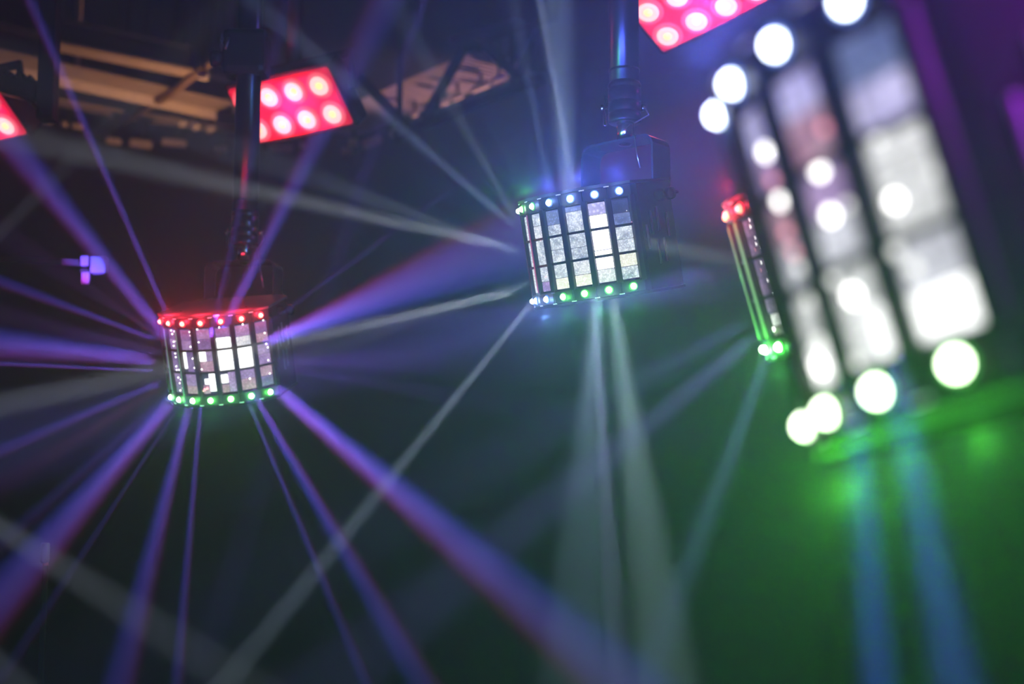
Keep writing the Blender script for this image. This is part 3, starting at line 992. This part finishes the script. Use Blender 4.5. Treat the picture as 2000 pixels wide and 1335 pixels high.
CLIP = clip_me()
for fx in ('mid', 'left', 'near', 'small'):
    F = FIX[fx]; pz = F['M'] @ Vector((0, .08, .2505))
    mw = Matrix.Translation(pz)
    t = thing('drop_pole', PLABEL[fx], 'pole', mw, 'drop poles under the truss')
    put('spigot', SPIG, t, None, 'polished steel spigot')
    put('sleeve', SLV, t, Matrix.Translation((0, 0, .040)))
    H_ = ZT - pz.z
    put('tube', lathe_me('tube', [(.0, .13), (.0345, .13), (.0345, H_), (0, H_)], 'tube', 40), t)
    put('collar', lathe_me('collar', [(.0345, .158), (.0352, .159), (.0352, .163), (.0345, .164)], 'tube', 40), t)
    Rp = Matrix.Translation((0, 0, .076))
    put('locking_pin', PIN, t, Rp); put('pin_head', PHEAD, t, Rp); put('pin_tip', PTIP, t, Rp)
    put('retaining_clip', CLIP, t, Rp, 'bent steel spring clip')
    # safety cable from the pin side down to the yoke
    bm = bmesh.new()
    Ry_ = Matrix.Rotation(F['yaw'], 3, 'Z')
    tube(bm, [(.048, 0, .072), (.053, -.012, .055)] + [Ry_ @ Vector(q) for q in ((.055, -.042, .02), (.062, -.048, -.02), (.068, -.05, -.05), (.074, -.046, -.085))], .0016, 6)
    put('safety_cable', me_from(bm, 'safety_cable', 'rope', True), t)
    if fx == 'left':
        zc = at(470, 108, 4.04).z - pz.z
        put('clamp', box_me('clamp', (-.008, 0, zc), (.125, .10, .13), 'black', .02), t)
        put('clamp_knob', lathe_me('clamp_knob', [(0, .03), (.02, .03), (.024, .02), (.02, 0), (0, 0)], 'black', 12, mw=Matrix.Translation((-.07, -.03, zc - .02)) @ Matrix.Rotation(R_(-90), 4, 'Y')), t)
        for i in range(5):
            a = 0 if i % 2 else PI / 2
            ring = [(-.066 + .004 * math.cos(q) * math.cos(a), -.055 + .004 * math.cos(q) * math.sin(a), zc + .035 - i * .009 + .0065 * math.sin(q)) for q in [2 * PI * j / 10 for j in range(10)]]
            put('chain_link', tube_me('chain_link', ring, .0013, 'rope', 6, True), t)
        put('clip_pin', tube_me('clip_pin', [(-.048, -.056, zc + .03), (-.056, -.056, zc - .002)], .004, 'rope', 8), t)

pl = [pole_xy(FIX[k]) for k in ('left', 'mid', 'small', 'near')]
lab = ['overhead black box truss above the left and centre lights, out of frame', 'overhead black box truss above the centre and edge-on lights, out of frame', 'overhead black box truss above the two nearest lights, out of frame']
for i in range(3):
    a, b = Vector((*pl[i], ZT + .02 + .36 * (i % 2))), Vector((*pl[i + 1], ZT + .02 + .36 * (i % 2)))
    e = (b - a).normalized() * .25
    truss(a - e, b + e, lab[i])
for i in (1, 2):
    pass

# ------------------------------------------------------------------ red floods
def flood(origin_px, Y, u, v, ncol, nrow, label, c0=0):
    """origin_px: pixel of the lower right lamp cell; u, v pixel-scaled cell steps (x right, y down, depth)"""
    o = at(*origin_px, Y)
    s = Y / FPX
    c, sn = math.cos(PITCH), math.sin(PITCH)
    def w(p): return Vector((p[0], c * p[2] + sn * p[1], sn * p[2] - c * p[1])) * s
    U, V = w(u), w(v)
    p = (U.length + V.length) / 2
    X = U.normalized(); Yv = V - X * V.dot(X); Yv.normalize(); Z = X.cross(Yv)   # Z points away from the camera
    if Z.y < 0: Z = -Z
    Mx = Matrix((X, -Yv, -Z)).transposed().to_4x4()                      # local +Z faces out, +Y up
    if Mx.determinant() < 0: Mx = Matrix((X, -Yv, Z)).transposed().to_4x4()
    Mx.translation = o - X * p * (ncol - 1) / 2 - Yv * p * (nrow - 1) / 2
    t = thing('flood_light', label, 'flood light', Mx, 'red LED floods behind the derby lights')
    WW, HH = p * ncol, p * nrow
    put('housing', box_me('housing', (0, 0, -.045), (WW + .03, HH + .03, .08), 'black', .012), t)
    put('lens_plate', box_me('lens_plate', (0, 0, -.006), (WW, HH, .024), 'flood_red', .011), t, None, 'glowing red lens plate')
    cup = lathe_me('reflector_cup', [(p * .28, .0075), (p * .32, .0085), (p * .36, .011), (p * .42, .0130), (p * .44, .0075), (p * .45, .006)], 'flood_cup', 28)
    rng = lathe_me('reflector_ring', [(0, .012), (p * .12, .012), (p * .22, .0135), (p * .295, .0130), (p * .30, .010)], 'flood_hot', 24)
    rim = lathe_me('bright_rim', [(p * .225, .0138), (p * .25, .0160), (p * .30, .0150), (p * .312, .011)], 'flood_rim', 24)
    cor = lathe_me('led_dot', [(0, .022), (p * .07, .021), (p * .115, .0165), (p * .12, .012)], 'flood_core', 14)
    for i in range(ncol):
        for j in range(nrow):
            T = Matrix.Translation((p * (i - (ncol - 1) / 2), p * ((nrow - 1) / 2 - j), 0))
            cp = put('reflector_cup', cup, t, T)
            put('reflector_ring', rng, cp); put('bright_rim', rim, cp)
            put('led_dot', cor, cp, None, 'yellow LED chip')
    # bracket and pole up to the rear truss
    iM = Mx.inverted(); up = (iM.to_3x3() @ Vector((0, 0, 1))).normalized()
    zb = Vector((0, HH / 2 - .02, -.09))
    put('bracket', tube_me('bracket', [(-WW / 2 - .03, 0, -.045), (-WW / 2 - .03, HH * .45, -.12), (WW / 2 + .03, HH * .45, -.12), (WW / 2 + .03, 0, -.045)], .016, 'black', 8), t)
    top = Vector((0, HH * .45, -.12))
    wz = (Mx @ top).z
    put('drop_tube', tube_me('drop_tube', [top, top + up * (ZT + .02 - wz)], .028, 'black', 10), t)
    l = bpy.data.lights.new('lamp_flood', 'SPOT'); l.energy = 75; l.color = (1, .01, .06); l.spot_size = R_(150); l.spot_blend = 1; l.shadow_soft_size = .12
    lo = bpy.data.objects.new('lamp_flood', l); COL.objects.link(lo); lo.parent = t; lo.matrix_local = Matrix.Translation((0, 0, .05))
    return Mx @ top


h1 = flood((652, 220), 4.95, (55, -6, -32), (23, 52, 30), 4, 2, 'red eight-lamp flood light right behind the left drop pole')
h2 = flood((1422 + 56, -22), 4.35, (56, -22.5, -40), (45, 42, 39), 4, 2, 'red flood light cut by the top edge beside the centre pole')
h3 = flood((14, 242), 4.95, (54, -4, -30), (22, 45, 36), 4, 2, 'red flood light cut off by the left edge of the picture')
a = Vector((h3.x - .6, h3.y + .05, ZT + .05)); b = Vector((h2.x + .6, h2.y, ZT + .05))
truss((h3.x - .6, h3.y, ZT + .64), (h1.x + .5, h1.y, ZT + .64), 'rear overhead box truss carrying the two left red floods, out of frame')
truss((h2.x - .5, h2.y, ZT + .64), (h2.x + .8, h2.y, ZT + .64), 'rear overhead box truss carrying the right red flood, out of frame')

# black drop arm in front of the left girders, beside the flood at the left edge
t = thing('hanging_arm', 'black vertical hanging arm with a ribbed clamp block at the upper left corner', 'arm')
q = at(88, 120, 4.6)
put('arm_tube', bar_me('arm_tube', at(92, 235, 4.6), Vector((q.x, q.y, ZT + .64)), .062, .05, 'black'), t)
put('clamp_block', box_me('clamp_block', at(40, 172, 4.62), (.125, .06, .065), 'black', .015, Matrix.Rotation(R_(14), 4, 'Y')), t)
for i in range(5):
    put('clamp_tooth', box_me('clamp_tooth', at(14 + i * 12, 146 + i * 2, 4.6), (.010, .05, .012), 'black', .002), t)
put('cable', tube_me('cable', [at(40, 190, 4.55), at(60, 197, 4.55), at(75, 210, 4.55), at(88, 222, 4.56)], .004, 'black', 6), t)

# small pale sensor head on an arm, and a small spot on a stand, both far left
t = thing('camera_head', 'small lilac-lit box head on a bracket arm at the left', 'camera')
s_ = 4.5 / FPX
put('body', box_me('body', at(194, 518, 4.5), (31 * s_, .04, 33 * s_), 'lilac', .004), t)
put('side_block', box_me('side_block', at(167, 510, 4.51), (16 * s_, .03, 20 * s_), 'lilac', .003), t)
put('neck', box_me('neck', at(167, 544, 4.52), (15 * s_, .02, 26 * s_), 'lilac', .003), t)
put('neck_clamp', box_me('neck_clamp', at(167, 529, 4.515), (18 * s_, .022, 6 * s_), 'black', .001), t)
put('arm', bar_me('arm', at(165, 514, 4.52), at(-60, 500, 4.52), .018, .018, 'black'), t)
e_ = at(-60, 500, 4.52)
put('pole', bar_me('pole', Vector((e_.x, e_.y, 0)), Vector((e_.x, e_.y, e_.z + .1)), .03, .03, 'black'), t)

t = thing('stand_lamp', 'small pale cylinder lamp on a thin stand at the lower left', 'lamp')
p = at(88, 1080, 3.75); s_ = 3.75 / FPX
put('body', lathe_me('body', [(0, 20 * s_), (7 * s_, 20 * s_), (8.5 * s_, 17 * s_), (8.5 * s_, -14 * s_), (6 * s_, -19 * s_), (0, -19 * s_)], 'lilac', 14, mw=Matrix.Translation(p)), t)
put('base_cap', lathe_me('base_cap', [(0, 4 * s_), (5 * s_, 3 * s_), (6 * s_, -4 * s_), (0, -5 * s_)], mat('dull_red_cap', (.5, .08, .12), .5), 12, mw=Matrix.Translation(at(89, 1100, 3.75))), t)
put('side_arm', bar_me('side_arm', at(86, 1102, 3.76), at(56, 1102, 3.76), .006, .006, 'grey'), t)
pb = at(89, 1104, 3.75)
put('pole', bar_me('pole', Vector((pb.x, pb.y, .02)), pb, .012, .012, 'black'), t)
put('base_plate', box_me('base_plate', (pb.x, pb.y, .01), (.35, .35, .02), 'black', .004), t)
